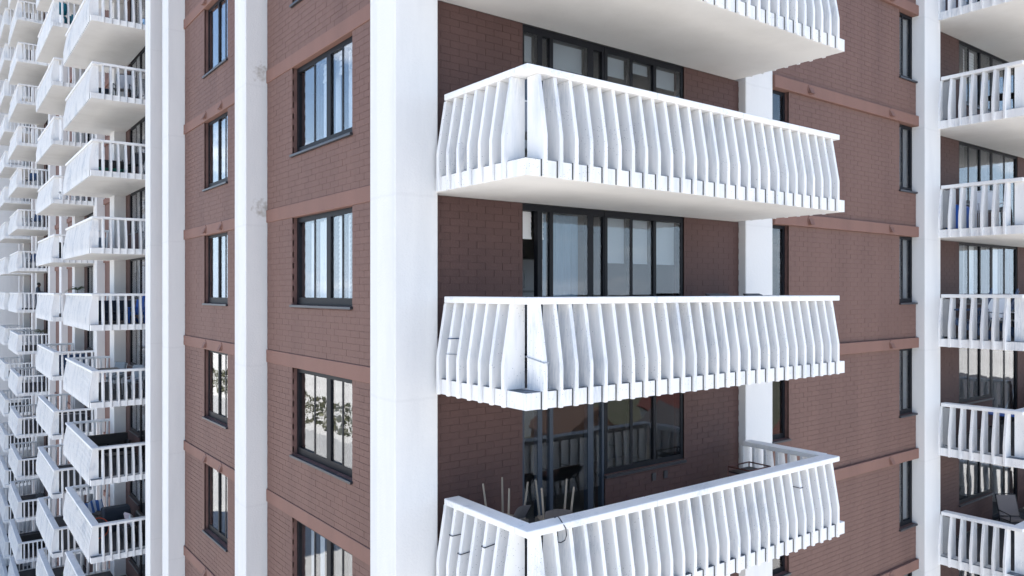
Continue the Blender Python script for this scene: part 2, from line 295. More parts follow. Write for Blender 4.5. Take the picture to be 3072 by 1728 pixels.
# ------------------------------------------------------------------ brick walls
BLn, BHt, JT = .3048, .1021, .0052           # brick module and joint
ind = []                                    # candidates for single bricks: (area, wall object, plane, c, a, z)
def PT(plane, c, a, dp, z): return (c+dp, a, z) if plane == 'X' else (a, c+dp, z)
def proj_area(plane, c, a, z):
    p = Vector((c, a) if plane == 'X' else (a, c)); d = fwd.dot(p)
    if d < 1: return 0
    u = FPX*rgt.dot(p)/d+1536; v = HOR-FPX*(z-CZ)/d
    if not (0 < u < 3072 and 0 < v < 1728): return 0
    return 1/d**2*(rgt.dot(Vector((0, 1)) if plane == 'X' else Vector((1, 0)))**2+.25)
def brick_wall(plane, c, a0, a1, ks, holes, detail=True, single=None, label=None, brick_mat=None):
    """holes: (a0, a1, dz0, dz1) relative to the floor; one wall part per bay"""
    back = MB(); stuff = MB(); cand = []
    for k in ks:
        z0, z1 = F(k), F(k)+2.45
        hh = sorted((h0, h1, z0+b0, z0+b1) for h0, h1, b0, b1 in holes)
        cur = a0; thick = .24
        fs_ = .0055 if detail else 0.
        for h0, h1, b0, b1 in hh:
            if h0 > cur: back.box(PT(plane, c, cur, fs_, z0), PT(plane, c, h0, thick, z1))
            if b0 > z0: back.box(PT(plane, c, h0, fs_, z0), PT(plane, c, h1, thick, b0))
            if b1 < z1-.001: back.box(PT(plane, c, h0, fs_, b1), PT(plane, c, h1, thick, z1))
            cur = h1
        if a1 > cur: back.box(PT(plane, c, cur, fs_, z0), PT(plane, c, a1, thick, z1))
        if not detail: continue
        for r in range(24):
            zb, zt = z0+r*BHt+JT/2, z0+(r+1)*BHt-JT/2
            if zt > z1: zt = z1-.004
            iv = [(a0, a1)]
            for h0, h1, b0, b1 in hh:
                if b0 < zt-.02 and b1 > zb+.02:
                    iv = [q for s, e in iv for q in ((s, min(e, h0)), (max(s, h1), e)) if q[1]-q[0] > .03]
            off = (r % 2)*BLn/2
            for s, e in iv:
                n0 = int(math.floor((s-off)/BLn)); n1 = int(math.ceil((e-off)/BLn))
                for n in range(n0, n1):
                    b0_ = off+n*BLn+JT/2; b1_ = off+(n+1)*BLn-JT/2
                    full = b0_ >= s and b1_ <= e
                    q0, q1 = max(b0_, s), min(b1_, e)
                    if q1-q0 < .03: continue
                    pr = random.uniform(-.0015, .0012)
                    if full and abs(zt-zb-BHt+JT) < .001 and single and single(k, q0, q1, zb):
                        cand.append((proj_area(plane, c, (q0+q1)/2, zb), (q0+q1)/2, zb, pr)); continue
                    stuff.box(PT(plane, c, q0, pr, zb), PT(plane, c, q1, .03, zt))
    w = put('brick_wall', back.mesh('brick_wall', (RMORTAR if brick_mat else MORTAR) if detail else (brick_mat or BRICK)), bld, label=label)
    if detail:
        ind.append((w, plane, c, cand)); PAINT[w.name] = brick_mat or BRICK
        w['_s'] = 1; STUFF[w.name] = stuff
    return w
STUFF = {}; PAINT = {}
NK = range(-4, 5)
WIN1 = (10.92, 13.39, .88, 2.45); WIN2 = (17.17, 18.97, .84, 2.45)
inF = lambda k, q0, q1, z: k in (-1, 0, 1)
brick_wall('X', XL, 9.66, 14.675, range(-3, 4), [WIN1], True, lambda k, a, b, z: k in (-2, -1, 0, 1), 'brown brick bay between the corner column and the next column')
brick_wall('X', XL, 15.55, 20.72, range(-4, 5), [WIN2], True, None)
brick_wall('X', XL, 21.55, 22.76, range(KLO, KHI+1), [], False)
brick_wall('Y', YR, 13.22, 19.18, range(-3, 4), [(13.22, 13.80, .85, 2.45), (18.36, 19.18, .85, 2.45)], True, None, 'reddish brown brick wall right of the middle balconies')
DOOR, SILLZ = (7.08, 8.80), .80
brick_wall('Y', YREC, 5.44, 7.08, range(-2, 3), [], True, lambda k, a, b, z: k in (0, 1) and b < 7.05 and z > F(k)+1.05, brick_mat=RBRICK)
brick_wall('Y', YREC, 8.80, 12.35, range(-2, 3), [(8.80, 10.76, SILLZ, 2.45)], True, brick_mat=RBRICK)
brick_wall('Y', YREC, 20.02, 24.05, range(-3, 4), [(21.90, 24.05, SILLZ, 2.45)], True, None, brick_mat=RBRICK)
brick_wall('Y', YREC, 25.86, 26.95, range(-3, 4), [], True, None, brick_mat=RBRICK)
# single bricks: the 300 that show largest
allc = sorted(((c_[0], i, c_) for i, (w, p, c, cs) in enumerate(ind) for c_ in cs), key=lambda t: -t[0])
bmX = MB().box((0, -(BLn-JT)/2, 0), (.03, (BLn-JT)/2, BHt-JT)).mesh('brick', BRICK)
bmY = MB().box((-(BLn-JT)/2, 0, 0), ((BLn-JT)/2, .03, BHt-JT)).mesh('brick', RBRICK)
for j, (ar, i, (_, a, z, pr)) in enumerate(allc):
    w, plane, c, _c = ind[i]
    if j < 300: put('brick', bmX if plane == 'X' else bmY, w, PT(plane, c, a, pr, z))
    else: STUFF[w.name].box(PT(plane, c, a-(BLn-JT)/2, pr, z), PT(plane, c, a+(BLn-JT)/2, .03, z+BHt-JT))
for (w, plane, c, _c) in ind:
    put('brick_courses', STUFF[w.name].mesh('brick_courses', PAINT[w.name]), w, kind='stuff'); del w['_s']
# far wing: bricks too small to tell apart
def recess_holes(y0): return [(y0, y0+1.75, -.05, 2.45), (y0+1.75, y0+3.6, SILLZ, 2.45)]
FK = range(KLO, KHI+1)
REC = [(29.65, 35.6, 31.2), (40.75, 46.6, 42.1), (58.35, 65.1, 60.2), (69.05, 74.9, 70.4)]
for y0, y1, g0 in REC:
    brick_wall('X', XREC, y0, g0, FK, [], False, brick_mat=RBRICK); brick_wall('X', XREC, g0+1.75, y1, FK, recess_holes(g0)[1:], False, brick_mat=RBRICK)
for y0, y1 in ((23.56, 28.7), (36.55, 39.8), (47.55, 51.9), (52.85, 57.4), (66.05, 68.1), (75.85, 78.8), (79.75, 81)): brick_wall('X', XF, y0, y1, FK, [], False)

# ------------------------------------------------------------------ slab bands with vent hoods
def band(plane, c, a0, a1, ks, proud=.07):
    for k in ks:
        put('slab_band', MB().box(PT(plane, c, a0, -proud, F(k)-.25), PT(plane, c, a1, .20, F(k)-.004)).mesh('slab_band', BAND, bevel=.008), bld)
band('X', XL, 9.665, 14.69, range(-2, 4), .018); band('X', XL, 15.555, 20.745, range(-3, 5), .03); band('Y', YR, 13.225, 19.195, range(-2, 4))
for y0, y1 in ((36.56, 39.79), (47.56, 51.89), (52.86, 57.39), (66.06, 68.09)): band('X', XF, y0, y1, range(-6, 7))
def vent(plane, c, a, z):
    m = MB()
    m.prism([(.10*math.cos(t), .10*math.sin(t)) for t in [2*math.pi*i/14 for i in range(14)]], lambda p, q, w: PT(plane, c, a+p, w, z+q), -.012, .01)
    m.prism([(0, -.09), (-.075, -.09), (-.012, .045), (0, .045)], lambda p, q, w: PT(plane, c, a+w, p, z+q), -.07, .07)
    put('vent_hood', m.mesh('vent_hood', BAND), bld)
for k in range(-2, 4):
    for a in (14.46, 17.83): vent('Y', YR-.07, a, F(k)-.115)
for k in range(-3, 5):
    for a in (17.55, 18.78): vent('X', XL-.03, a, F(k)-.115)

# ------------------------------------------------------------------ windows
def blind_mesh(plane, c, a0, a1, z0, z1, dp, bm_=None):
    m = MB(); n = max(2, int((z1-z0)/.075))
    if bm_ in (BLIND2, SHEER): return m.box(PT(plane, c, a0, dp-.004, z0), PT(plane, c, a1, dp+.004, z1)).box(PT(plane, c, a0, dp-.012, z0-.03), PT(plane, c, a1, dp+.012, z0)).mesh('blind', bm_)
    for i in range(n):
        z = z1-(i+.5)*(z1-z0)/n
        m.prism([(-.004, -.041), (.012, .041), (.016, .041), (0, -.041)], lambda p, q, w: PT(plane, c, w, dp+p, z+q), a0, a1)
    m.box(PT(plane, c, a0, dp-.01, z0-.03), PT(plane, c, a1, dp+.03, z0)); return m.mesh('blind', bm_ or BLIND)
def curtain_mesh(plane, c, a0, a1, z0, z1, dp, cm_=None):
    n = max(6, int((a1-a0)/.03))
    return MB().grid(lambda s, t: PT(plane, c, a0+(a1-a0)*s, dp+.02*math.sin(s*(a1-a0)*42)+.006*math.sin(s*91), z0+(z1-z0)*t), n, 1).mesh('curtain', cm_ or CURT, smooth=True, solid=False)
def window(plane, c, a0, a1, z0, z1, mull, k, set_=.09, fw=.07, skip=(), blinds=(), curtains=(), head=.07, foot=.10, sill=True, name='window', fm=None, label=None, bmat=None, cmat=None, gl=None):
    """frame mesh as the part, with pane, sill, blind and curtain children"""
    fm = fm or FRAME
    zb, zt = F(k)+z0, F(k)+z1
    m = MB(); d0, d1 = set_, set_+.10
    m.box(PT(plane, c, a0+.003, d0, zb+.003), PT(plane, c, a0+fw, d1, zt-.003)); m.box(PT(plane, c, a1-fw, d0, zb+.003), PT(plane, c, a1-.003, d1, zt-.003))
    m.box(PT(plane, c, a0+fw, d0+.002, zt-head), PT(plane, c, a1-fw, d1, zt-.003)); m.box(PT(plane, c, a0+fw, d0+.002, zb+.003), PT(plane, c, a1-fw, d1, zb+foot))
    for a, w in mull: m.box(PT(plane, c, a-w/2, d0+.004, zb+foot), PT(plane, c, a+w/2, d1-.002, zt-head))
    wo_ = put(name, m.mesh(name, fm), bld, label=label)
    edges = [a0+fw] + [e for a, w in mull for e in (a-w/2, a+w/2)] + [a1-fw]
    pans = [(edges[i], edges[i+1]) for i in range(0, len(edges), 2)]
    for i, (p0, p1) in enumerate(pans):
        dd = d0+.010+(.022 if i % 2 else 0)
        if i not in skip:
            sash = MB(); sw = .022
            pm = put('pane', MB().box(PT(plane, c, p0, dd, zb+foot), PT(plane, c, p1, dd+.006, zt-head)).mesh('pane', gl or (GLASS2 if plane == 'Y' else GLASS)), wo_)
    for i, t in blinds:
        p0, p1 = pans[i]; put('blind', blind_mesh(plane, c, p0+.01, p1-.01, zt-head-(zt-head-zb-foot)*t, zt-head, d1+.05, bmat), wo_)
    for i, s0, s1 in curtains:
        p0, p1 = pans[i]; put('curtain', curtain_mesh(plane, c, p0+(p1-p0)*s0, p0+(p1-p0)*s1, zb+foot, zt-head, d1+.16, cmat), wo_)
    if sill: put('sill', MB().box(PT(plane, c, a0-.02, -.05, zb-.045), PT(plane, c, a1+(.02 if a1 < 19 else 0), .2, zb-.001)).mesh('sill', SILL, bevel=.006), wo_)
    return wo_
M1 = [(11.47, .05), (12.02, .16), (12.60, .05)]
for k in range(-3, 4):
    bl = {1: [(0, .22), (1, .22), (2, .22)], 0: [(1, 1.), (2, 1.)], 2: [(0, .3), (1, .3)]}.get(k, [])
    cu = {1: [(0, 0, 1), (1, 0, 1), (2, 0, 1), (3, 0, .3)], 0: [(0, 0, 1), (3, 0, 1)], 2: [(2, 0, 1), (3, 0, 1)], -2: [(0, 0, .8), (3, .2, 1)]}.get(k, [])
    window('X', XL, WIN1[0], WIN1[1], WIN1[2], WIN1[3], M1, k, blinds=bl, curtains=cu, head=.09, foot=.13)
for k in range(-4, 5):
    bl = {1: [(1, 1.)], 0: [(1, .97)], 2: [(0, 1.), (1, 1.)]}.get(k, []); cu = {3: [(1, 0, 1)]}.get(k, [])
    window('X', XL, WIN2[0], WIN2[1], WIN2[2], WIN2[3], [(17.62, .06), (18.15, .07)], k, blinds=bl, curtains=cu, foot=.14)
for k in range(-3, 4):
    window('Y', YR, 13.22, 13.80, .85, 2.45, [], k, curtains=[(0, 0, 1)] if k in (1, 0) else [])
    window('Y', YR, 18.36, 19.18, .85, 2.45, [(18.70, .06)], k, curtains=[(1, .2, 1)] if k in (2, 0, -2) else [])
MD = [(7.44, .09), (7.67, .07), (8.50, .12)]; MW = [(9.44, .06), (10.02, .07)]
for k in range(-2, 3):
    bl = {1: [(0, .16), (2, .16)], 0: [(0, .17), (1, .17)]}.get(k, [])
    bw = {1: [(0, .2), (2, .2), (1, .1)], 0: [(0, .5), (1, .5), (2, .5)]}.get(k, [])
    window('Y', YREC, 7.08, 8.80, -.045, 2.445, MD, k, set_=.02, fw=.05 if k else .02, skip=(0,) if k == 0 else (), blinds=bl, sill=False, name='sliding_door', head=.10, foot=.09,
           bmat=BLIND if k == 0 else BLIND2, curtains=[(2, 0, 1)] if k == 0 else [], cmat=SHEERC, label='sliding glass door standing open at its left panel' if k == 0 else None, fm=FRAME_SKY if k < 0 else FRAME)
    window('Y', YREC, 8.805, 10.76, SILLZ, 2.445, MW, k, set_=.02, blinds=bw, head=.10, fm=FRAME, bmat=BLIND2)
for k in range(-3, 4):
    cu = {0: [(1, 0, 1)], 1: [(0, .2, .9)]}.get(k, [])
    window('Y', YREC, 21.90, 24.045, SILLZ, 2.445, [(22.55, .07), (23.30, .07)], k, set_=.02, curtains=cu, blinds=[(1, .9)] if k in (0, 2) else [])
    window('Y', YREC, 24.05, 25.86, -.045, 2.445, [(24.95, .1)], k, set_=.02, sill=False, name='sliding_door', blinds=[(0, .95)] if k == 0 else [])
for y0, y1, g0 in REC:
    for k in FK:
        if y0 > 50 and abs(k) > 8: continue
        window('X', XREC, g0, g0+1.745, -.045, 2.445, [(g0+.9, .08)], k, set_=.02, sill=False, name='sliding_door')
        window('X', XREC, g0+1.75, g0+3.6, SILLZ, 2.445, [(g0+2.5, .07)], k, set_=.02, blinds=[(1, .3)] if k % 3 == 0 else [])

# ------------------------------------------------------------------ balconies
JOINT = simple('joint_dirt', (.05, .055, .06), .9)
MOULD = textured('mould', (.07, .085, .10), (.30, .33, .37), 9, .38, .72, .9)
L_, D_X, D_Y = 6.80, YREC-6.87-.004, XREC-4.43-.004
ZS0, ZS1 = -.25, -.05
PROF = [(-.058, -.253), (-.058, .245), (.065, .965), (.262, .965), (.262, ZS1+.001), (-.014, ZS1+.001), (-.014, -.253)]
TH, NF, NR = .058, 27, 7
SP = (L_-2*.22-TH)/(NF-1)
def MP(kind):                                # (u along the front, v inwards, z) -> local xyz
    return (lambda u, v, z: (u, v, z)) if kind == 'X' else (lambda u, v, z: (v, u, z))
def slat_mesh(kind, side):
    P = MP(kind); m = MB()
    if side == 'front': m.prism(PROF, lambda p, q, w: P(w, p, q), 0, TH)
    if side == 'near': m.prism(PROF, lambda p, q, w: P(p, w, q), 0, TH)
    if side == 'far': m.prism(PROF, lambda p, q, w: P(L_-p, w, q), 0, TH)
    return m.mesh('slat', W_PAINT, bevel=.006)
BM = {}
for kd in 'XY':
    P = MP(kd); D = D_X if kd == 'X' else D_Y
    BM[kd, 'slab'] = MB().box(P(0, 0, ZS0), P(L_, D, ZS1)).mesh('balcony', SOFFIT, bevel=.006)
    for sd_ in ('front', 'near', 'far'): BM[kd, sd_] = slat_mesh(kd, sd_)
    seams = [.04, 2.24, 4.10, 5.55, L_-.06]
    for i in range(4):
        BM[kd, 'rail', i] = MB().box(P(seams[i]+.002, .03, .965), P(seams[i+1]-.002, .275, 1.05)).mesh('handrail', W_RAIL, bevel=.008)
    for j, u0 in enumerate((.04, L_-.253)): BM[kd, 'rail', 4+j] = MB().box(P(u0, .279, .965), P(u0+.235, 1.82, 1.05)).mesh('handrail', W_RAIL, bevel=.008)
    # slab edge plaster: white band with the top lip
    BM[kd, 'edge'] = MB().box(P(.0, -.012, ZS0+.002), P(L_, -.001, ZS1-.002)).box(P(-.012, -.012, ZS0+.002), P(-.001, 1.9, ZS1-.002)).box(P(L_+.001, -.012, ZS0+.002), P(L_+.012, 1.9, ZS1-.002)).mesh('slab_edge', W_PAINT)
    jm = MB(); mo = MB()                       # dark open joints beside each slat, mould on the lip between slats
    for i in range(NF):
        u = .22+SP*i; jm.box(P(u-.013, -.020, ZS0+.004), P(u-.001, -.0125, ZS1+.003))
        if i < NF-1: mo.box(P(u+TH+.002, -.010, ZS1+.0005), P(u+SP-.004, .05, ZS1+.004))
    for i in range(NR):
        v = .35+SP*i; jm.box(P(-.020, v+TH+.001, ZS0+.004), P(-.0125, v+TH+.013, ZS1+.003)); mo.box(P(-.010, v+TH+.002, ZS1+.0005), P(.05, v+SP-.004, ZS1+.004))
    mo.box(P(-.008, -.008, ZS1+.0005), P(.20, .34, ZS1+.004))
    BM[kd, 'joint'] = jm.mesh('open_joint', JOINT); BM[kd, 'mould'] = mo.mesh('mould_strip', MOULD)
    BM[kd, 'floor'] = MB().box(P(.3, .3, ZS1+.001), P(L_-.3, D-.003, ZS1+.006)).mesh('floor_finish', SLABTOP)
    # joined rows for fronts seen edge-on
    for nm, sides in (('row_front', ('front',)), ('row_far', ('far',)), ('row_all', ('front', 'far', 'near'))):
        m = MB()
        for s_ in sides:
            src = BM[kd, s_]; n = NF if s_ == 'front' else NR
            for i in range(n):
                off = Vector(P(.22+SP*i, 0, 0)) if s_ == 'front' else Vector(P(0, .35+SP*i, 0))
                b0 = len(m.v); m.v += [tuple(v.co+off) for v in src.vertices]; m.f += [[b0+q for q in p.vertices] for p in src.polygons]
        BM[kd, nm] = m.mesh('slat_row', W_PAINT)
def balcony(kind, org, k, mode, label=None):
    P = MP(kind)
    b = put('balcony', BM[kind, 'slab'], bld, (org[0], org[1], F(k)), label=label)
    for i in range(6): put('handrail', BM[kind, 'rail', i], b)
    put('slab_edge', BM[kind, 'edge'], b); put('floor_finish', BM[kind, 'floor'], b)
    if mode != 'row': put('open_joints', BM[kind, 'joint'], b, kind='stuff'); put('mould_strips', BM[kind, 'mould'], b, kind='stuff')
    if mode == 'all':
        for i in range(NF): put('slat', BM[kind, 'front'], b, P(.22+SP*i, 0, 0))
        for s_ in ('near', 'far'):
            for i in range(NR): put('slat', BM[kind, s_], b, P(0, .35+SP*i, 0))
    elif mode == 'near':
        for i in range(NR): put('slat', BM[kind, 'near'], b, P(0, .35+SP*i, 0))
        put('slat_row', BM[kind, 'row_front'], b, kind='stuff'); put('slat_row', BM[kind, 'row_far'], b, kind='stuff')
    else: put('slat_row', BM[kind, 'row_all'], b, kind='stuff')
    return b
MBX, MBY = 5.42, 6.87
RBX = 19.95
for k, lb in ((2, 'topmost middle balcony, mostly its pale underside in view'), (1, 'upper middle balcony seen from below'), (0, 'middle balcony at eye level with pale cords tied to its slats'), (-1, 'lowest middle balcony seen from above with dark cords on its slats')):
    balcony('X', (MBX, MBY), k, 'all', lb)
for k in range(-3, 4): balcony('X', (RBX, MBY), k, 'near' if -3 < k < 3 else 'row')
LBX, LBY = 4.43, (30.0, 40.45, 58.5, 69.3)
for i, y in enumerate(LBY):
    for k in FK:
        vis = abs((F(k)-CZ)*FPX/(y*.85)) < 950
        balcony('Y', (LBX, y), k, 'near' if (i == 0 and -4 < k < 5) or (i == 1 and -5 < k < 5) else 'row')
# grey filler panels between the handrail ends and the columns
PANEL = simple('grey_filler_panel', (.28, .29, .30), .5)
for k in (-1, 0, 1):
    put('filler_panel', MB().box((5.52, 8.69, F(k)+.0), (5.545, 8.806, F(k)+.93)).mesh('filler_panel', PANEL), bld)
for k in range(-2, 3):
    put('filler_panel', MB().box((20.06, 8.50, F(k)), (20.075, 8.706, F(k)+.93)).mesh('filler_panel', PANEL), bld)

# ------------------------------------------------------------------ wall details
OUT = simple('outlet_box', (.05, .05, .055), .5)
for x in (9.95, 10.25): put('outlet_box', MB().box((x-.045, YREC-.03, F(-1)+.55), (x+.045, YREC-.002, F(-1)+.68)).mesh('outlet_box', OUT, bevel=.006), bld)

# ------------------------------------------------------------------ things on the balconies
def fz(k): return F(k)+ZS1+.0065
def M(name, col, rough=.6, metal=0): return simple(name, col, rough, metal)
BLK, WHT, NAVY = M('black_metal', (.012, .012, .014), .45), M('white_plastic', (.75, .76, .77), .45), M('navy_blue', (.03, .07, .16), .5)
def sling_chair(label, loc, rz, frame, seat, group=None, h=.98, cushion=None):
    """tubular patio chair with a sling seat and back"""
    t = thing('patio_chair', label, 'chair', loc, rz, group); w = .27
    for s in (-1, 1):
        put('side_frame', MB().tube([(s*w, .24, .012), (s*w, .27, .62), (s*w, -.22, .64)], .014).tube([(s*w, -.30, .012), (s*w, -.17, .44), (s*w, -.36, h)], .014).tube([(s*w, -.17, .44), (s*w, .25, .46)], .012).mesh('side_frame', frame, smooth=True), t)
    put('seat', MB().grid(lambda a, b: (-w+2*w*a, .25-.43*b, .46-.03*math.sin(3.14*b)), 2, 6).grid(lambda a, b: (-w+2*w*a, .25-.43*b, .445-.03*math.sin(3.14*b)), 2, 6).mesh('seat', seat, smooth=True), t)
    put('backrest', MB().prism([(-.18, .50), (-.165, .50), (-.345, h-.01), (-.36, h-.01)], lambda p, q, u: (u, p, q), -w+.012, w-.012).mesh('backrest', seat), t)
    put('stretcher', MB().tube([(-w, -.36, h), (0, -.375, h+.02), (w, -.36, h)], .014).mesh('stretcher', frame), t)
    if cushion:
        put('cushion', MB().box((-w+.03, -.16, .47), (w-.03, .25, .55)).mesh('cushion', cushion, bevel=.03), t)
        put('back_cushion', MB().prism([(-.13, .55), (-.20, .55), (-.37, h+.06), (-.30, h+.06)], lambda p, q, u: (u, p, q), -w+.03, w-.03).mesh('back_cushion', cushion, bevel=.025), t)
    return t
def adirondack(label, loc, rz, mat, group=None, sc=1.):
    t = thing('adirondack_chair', label, 'chair', loc, rz, group); t.scale = (sc, sc, sc)
    for i in range(5):
        x = (i-2)*.105; top = 1.0-.05*abs(i-2)**1.4
        put('back_slat', MB().prism([(-.20, .32), (-.175, .32), (-.42, top), (-.445, top)], lambda p, q, u: (u, p, q), x*1.0-.045, x*1.0+.045).mesh('back_slat', mat, bevel=.008), t)
    for i in range(5): put('seat_slat', MB().box((-.27, .30-.105*i-.095, .40-.025*i), (.27, .30-.105*i, .42-.025*i)).mesh('seat_slat', mat), t)
    for s in (-1, 1):
        put('leg', MB().box((s*.27-.02, .22, 0), (s*.27+.02, .30, .56)).mesh('leg', mat), t)
        put('leg', MB().prism([(.22, .30), (.22, .40), (-.50, .10), (-.50, 0), (-.42, 0)], lambda p, q, u: (u, p, q), s*.27-.05, s*.27-.022).mesh('leg', mat), t)
        put('armrest', MB().box((s*.30-.07, -.36, .561), (s*.30+.07, .34, .585)).mesh('armrest', mat, bevel=.008), t)
    return t
def table(label, loc, r, h, top, leg, square=False, group=None, rz=0):
    t = thing('patio_table', label, 'table', loc, rz, group)
    if square: put('table_top', MB().box((-r, -r*.7, h-.03), (r, r*.7, h)).mesh('table_top', top, bevel=.008), t); pts = [(sx*(r-.05), sy*(r*.7-.05)) for sx in (-1, 1) for sy in (-1, 1)]
    else: put('table_top', MB().lathe([(r-.01, h-.025), (r, h-.012), (r-.01, h)], seg=24).mesh('table_top', top), t); pts = [(r*.62*math.cos(a), r*.62*math.sin(a)) for a in (.8, 2.37, 3.94, 5.5)]
    for x, y in pts: put('leg', MB().tube([(x*1.15, y*1.15, 0), (x, y, h-.028)], .016).mesh('leg', leg), t)
    return t
def sofa(label, loc, rz, mat, w=1.3, cush=None):
    t = thing('sofa', label, 'sofa', loc, rz)
    put('base', MB().box((-w/2, -.36, .06), (w/2, .36, .30)).mesh('base', mat, bevel=.03), t)
    put('backrest', MB().prism([(-.36, .302), (-.20, .302), (-.26, .82), (-.40, .82)], lambda p, q, u: (u, p, q), -w/2, w/2).mesh('backrest', mat, bevel=.03), t)
    for s in (-1, 1): put('armrest', MB().box((s*(w/2-.10), -.20, .302), (s*(w/2), .36, .58)).mesh('armrest', mat, bevel=.02), t)
    for s in (-1, 1): put('cushion', MB().box((s*.01, -.19, .302), (s*(w/2-.12), .35, .43)).mesh('cushion', cush or mat, bevel=.035), t)
    for sx in (-1, 1):
        for sy in (-1, 1): put('leg', MB().box((sx*(w/2-.1)-.02, sy*.3-.02, 0), (sx*(w/2-.1)+.02, sy*.3+.02, .06)).mesh('leg', BLK), t)
    return t
def covered_box(label, loc, rz, mat, w=.75, d=.6, h=.85, name='covered_grill', cat='grill cover'):
    prof = [(-d/2*1.04, 0), (d/2*1.04, 0), (d/2, h*.62), (d/2*.86, h*.93), (d/2*.5, h), (-d/2*.5, h), (-d/2*.86, h*.93), (-d/2, h*.62)]
    m = MB().prism(prof, lambda p, q, u: (u, p, q), -w/2, w/2).mesh(name, mat, bevel=.035)
    o = put(name, m, None, loc); o.rotation_euler.z = rz; return tag(o, label, cat)
def palm(label, loc, h, pot, leafm, n=16, ln=.55):
    t = thing('potted_palm', label, 'plant', loc)
    put('pot', MB().lathe([(.11, 0), (.16, .28), (.175, .28), (.175, .31), (.14, .31), (.13, .27)], seg=14).mesh('pot', pot), t)
    put('stem', MB().tube([(0, 0, .26), (.02, .01, h*.6), (0, 0, h)], [.03, .022, .012]).mesh('stem', M('stem_brown', (.10, .07, .04), .9), smooth=True), t)
    m = MB()
    for i in range(n):
        a = i*2.4; el = random.uniform(.3, 1.2); L = ln*random.uniform(.7, 1.1)
        def P(s, dz=0): r_ = L*s*math.cos(el*(1-.2*s)); return (r_*math.cos(a), r_*math.sin(a), h+L*s*math.sin(el)-L*.75*s*s+dz)
        for j in range(8):
            s = .2+.1*j; p = Vector(P(s)); side = Vector((-math.sin(a), math.cos(a), -.25))
            for sg in (-1, 1):
                i0 = len(m.v); e = p+side*sg*(.16*(1.15-s))+Vector((math.cos(a), math.sin(a), 0))*.07
                m.v += [tuple(p), tuple(p+Vector((math.cos(a), math.sin(a), 0))*.03), tuple(e)]; m.f.append([i0, i0+1, i0+2])
        m.tube([P(0), P(.5), P(1.)], [.008, .006, .003], 4)
    put('fronds', m.mesh('fronds', leafm, solid=False), t, kind='stuff')
    return t
GREENM = M('palm_green', (.06, .10, .03), .7)
# cords tied round slats: a loop that follows the slat's outline at one height
def slat_out(z):                             # outer and inner offset of a slat at height z above the floor
    o = -.058 if z < .245 else -.058+.123*(z-.245)/.72
    return o-.008, .262+.008
def cord(label, side, i, k, z, mat, tilt=0., r=.006):
    o, n_ = slat_out(z); e = .007; P = lambda a, b, zz: (MBX+a, MBY+b, F(k)+zz)
    if side == 'near':
        v0 = .35+SP*i-e; v1 = v0+TH+2*e; pts = [P(o, v0, z), P(n_, v0, z+tilt), P(n_, v1, z+tilt), P(o, v1, z), P(o, v0, z)]
    else:
        u0 = .22+SP*i-e; u1 = u0+TH+2*e; pts = [P(u0, o, z), P(u0, n_, z+tilt), P(u1, n_, z+tilt), P(u1, o, z), P(u0, o, z)]
    return tag(put('cord', MB().tube(pts, r, 5).mesh('cord', mat)), label, 'cord')
CD, CP = M('dark_cord', (.012, .016, .03), .6), M('grey_cord', (.36, .39, .43), .7)
cord('dark cord round the second slat from the white column, lowest middle balcony', 'near', 5, -1, .62, CD)
cord('dark cord tied low round the third slat from the corner column, lowest balcony', 'near', 4, -1, .45, CD, .02)
cord('dark cord round the third slat from the balcony corner, lowest middle balcony', 'near', 2, -1, .66, CD, .03)
cord('dark cord round a front slat near the right end of the lowest balcony', 'front', 22, -1, .70, CD)
cord('blue grey cord round the second slat beside the corner column, eye level balcony', 'near', 5, 0, .50, NAVY)
cord('pale grey cord just under the blue one on the eye level balcony', 'near', 5, 0, .30, CP, -.03)
cord('pale rope looped round the first front slat of the eye level balcony', 'front', 0, 0, .29, CP, .05, .008)
pts = []
for a in range(15):
    t = 2*math.pi*a/14; pts.append((MBX+.62+.03*math.sin(t*2), MBY+.153+.135*math.cos(t), F(-1)+.985+.105*math.sin(t)-(.10 if math.sin(t) < 0 else 0)*abs(math.sin(t))))
tag(put('cord', MB().tube(pts, .007, 5).mesh('cord', CD)), 'black cable looped over the handrail near the corner of the lowest balcony', 'cord')

# lowest middle balcony (storey -1): upturned chairs on a table, terracotta cushioned chairs, a brown frame table
z = fz(-1)
WOOD, TERR, BRN = M('pale_wood', (.22, .19, .155), .7), M('terracotta_cushion', (.30, .14, .11), .9), M('brown_metal', (.09, .03, .025), .5)
table('round dark table carrying upturned chairs on the lowest middle balcony', (6.40, 7.98, z), .46, .70, BLK, BLK)
def upturned(label, x, y, rz):
    t = thing('upturned_chair', label, 'chair', (x, y, z+.7005), rz, 'upturned chairs on the round table')
    put('seat', MB().box((-.20, -.20, .10), (.20, .20, .125)).mesh('seat', WOOD, bevel=.008), t)
    for sx in (-1, 1):
        for sy in (-1, 1): put('leg', MB().tube([(sx*.17, sy*.17, .12), (sx*.215, sy*.215, .60)], [.017, .013]).mesh('leg', WOOD), t)
    put('backrest', MB().grid(lambda a, b: (-.18+.36*a, -.19+.05*math.sin(3.14*a)-.10*b, .125+.20*b*(1-.3*(a-.5)**2)), 6, 4).mesh('backrest', M('grey_cane', (.10, .095, .10), .9), solid=False), t)
    put('seat_rim', MB().box((-.22, -.22, .0), (.22, -.19, .10)).box((-.22, .19, .0), (.22, .22, .10)).mesh('seat_rim', WOOD), t)
upturned('pale wooden chair upturned on the table, nearer the corner column', 6.12, 8.20, .3)
upturned('pale wooden chair upturned on the table, nearer the sliding door', 6.62, 7.78, -.5)
sling_chair('patio chair with terracotta cushion behind the middle of the lowest balcony rail', (8.05, 7.55, z), math.pi, BLK, BRN, 'terracotta cushioned chairs', .68, TERR)
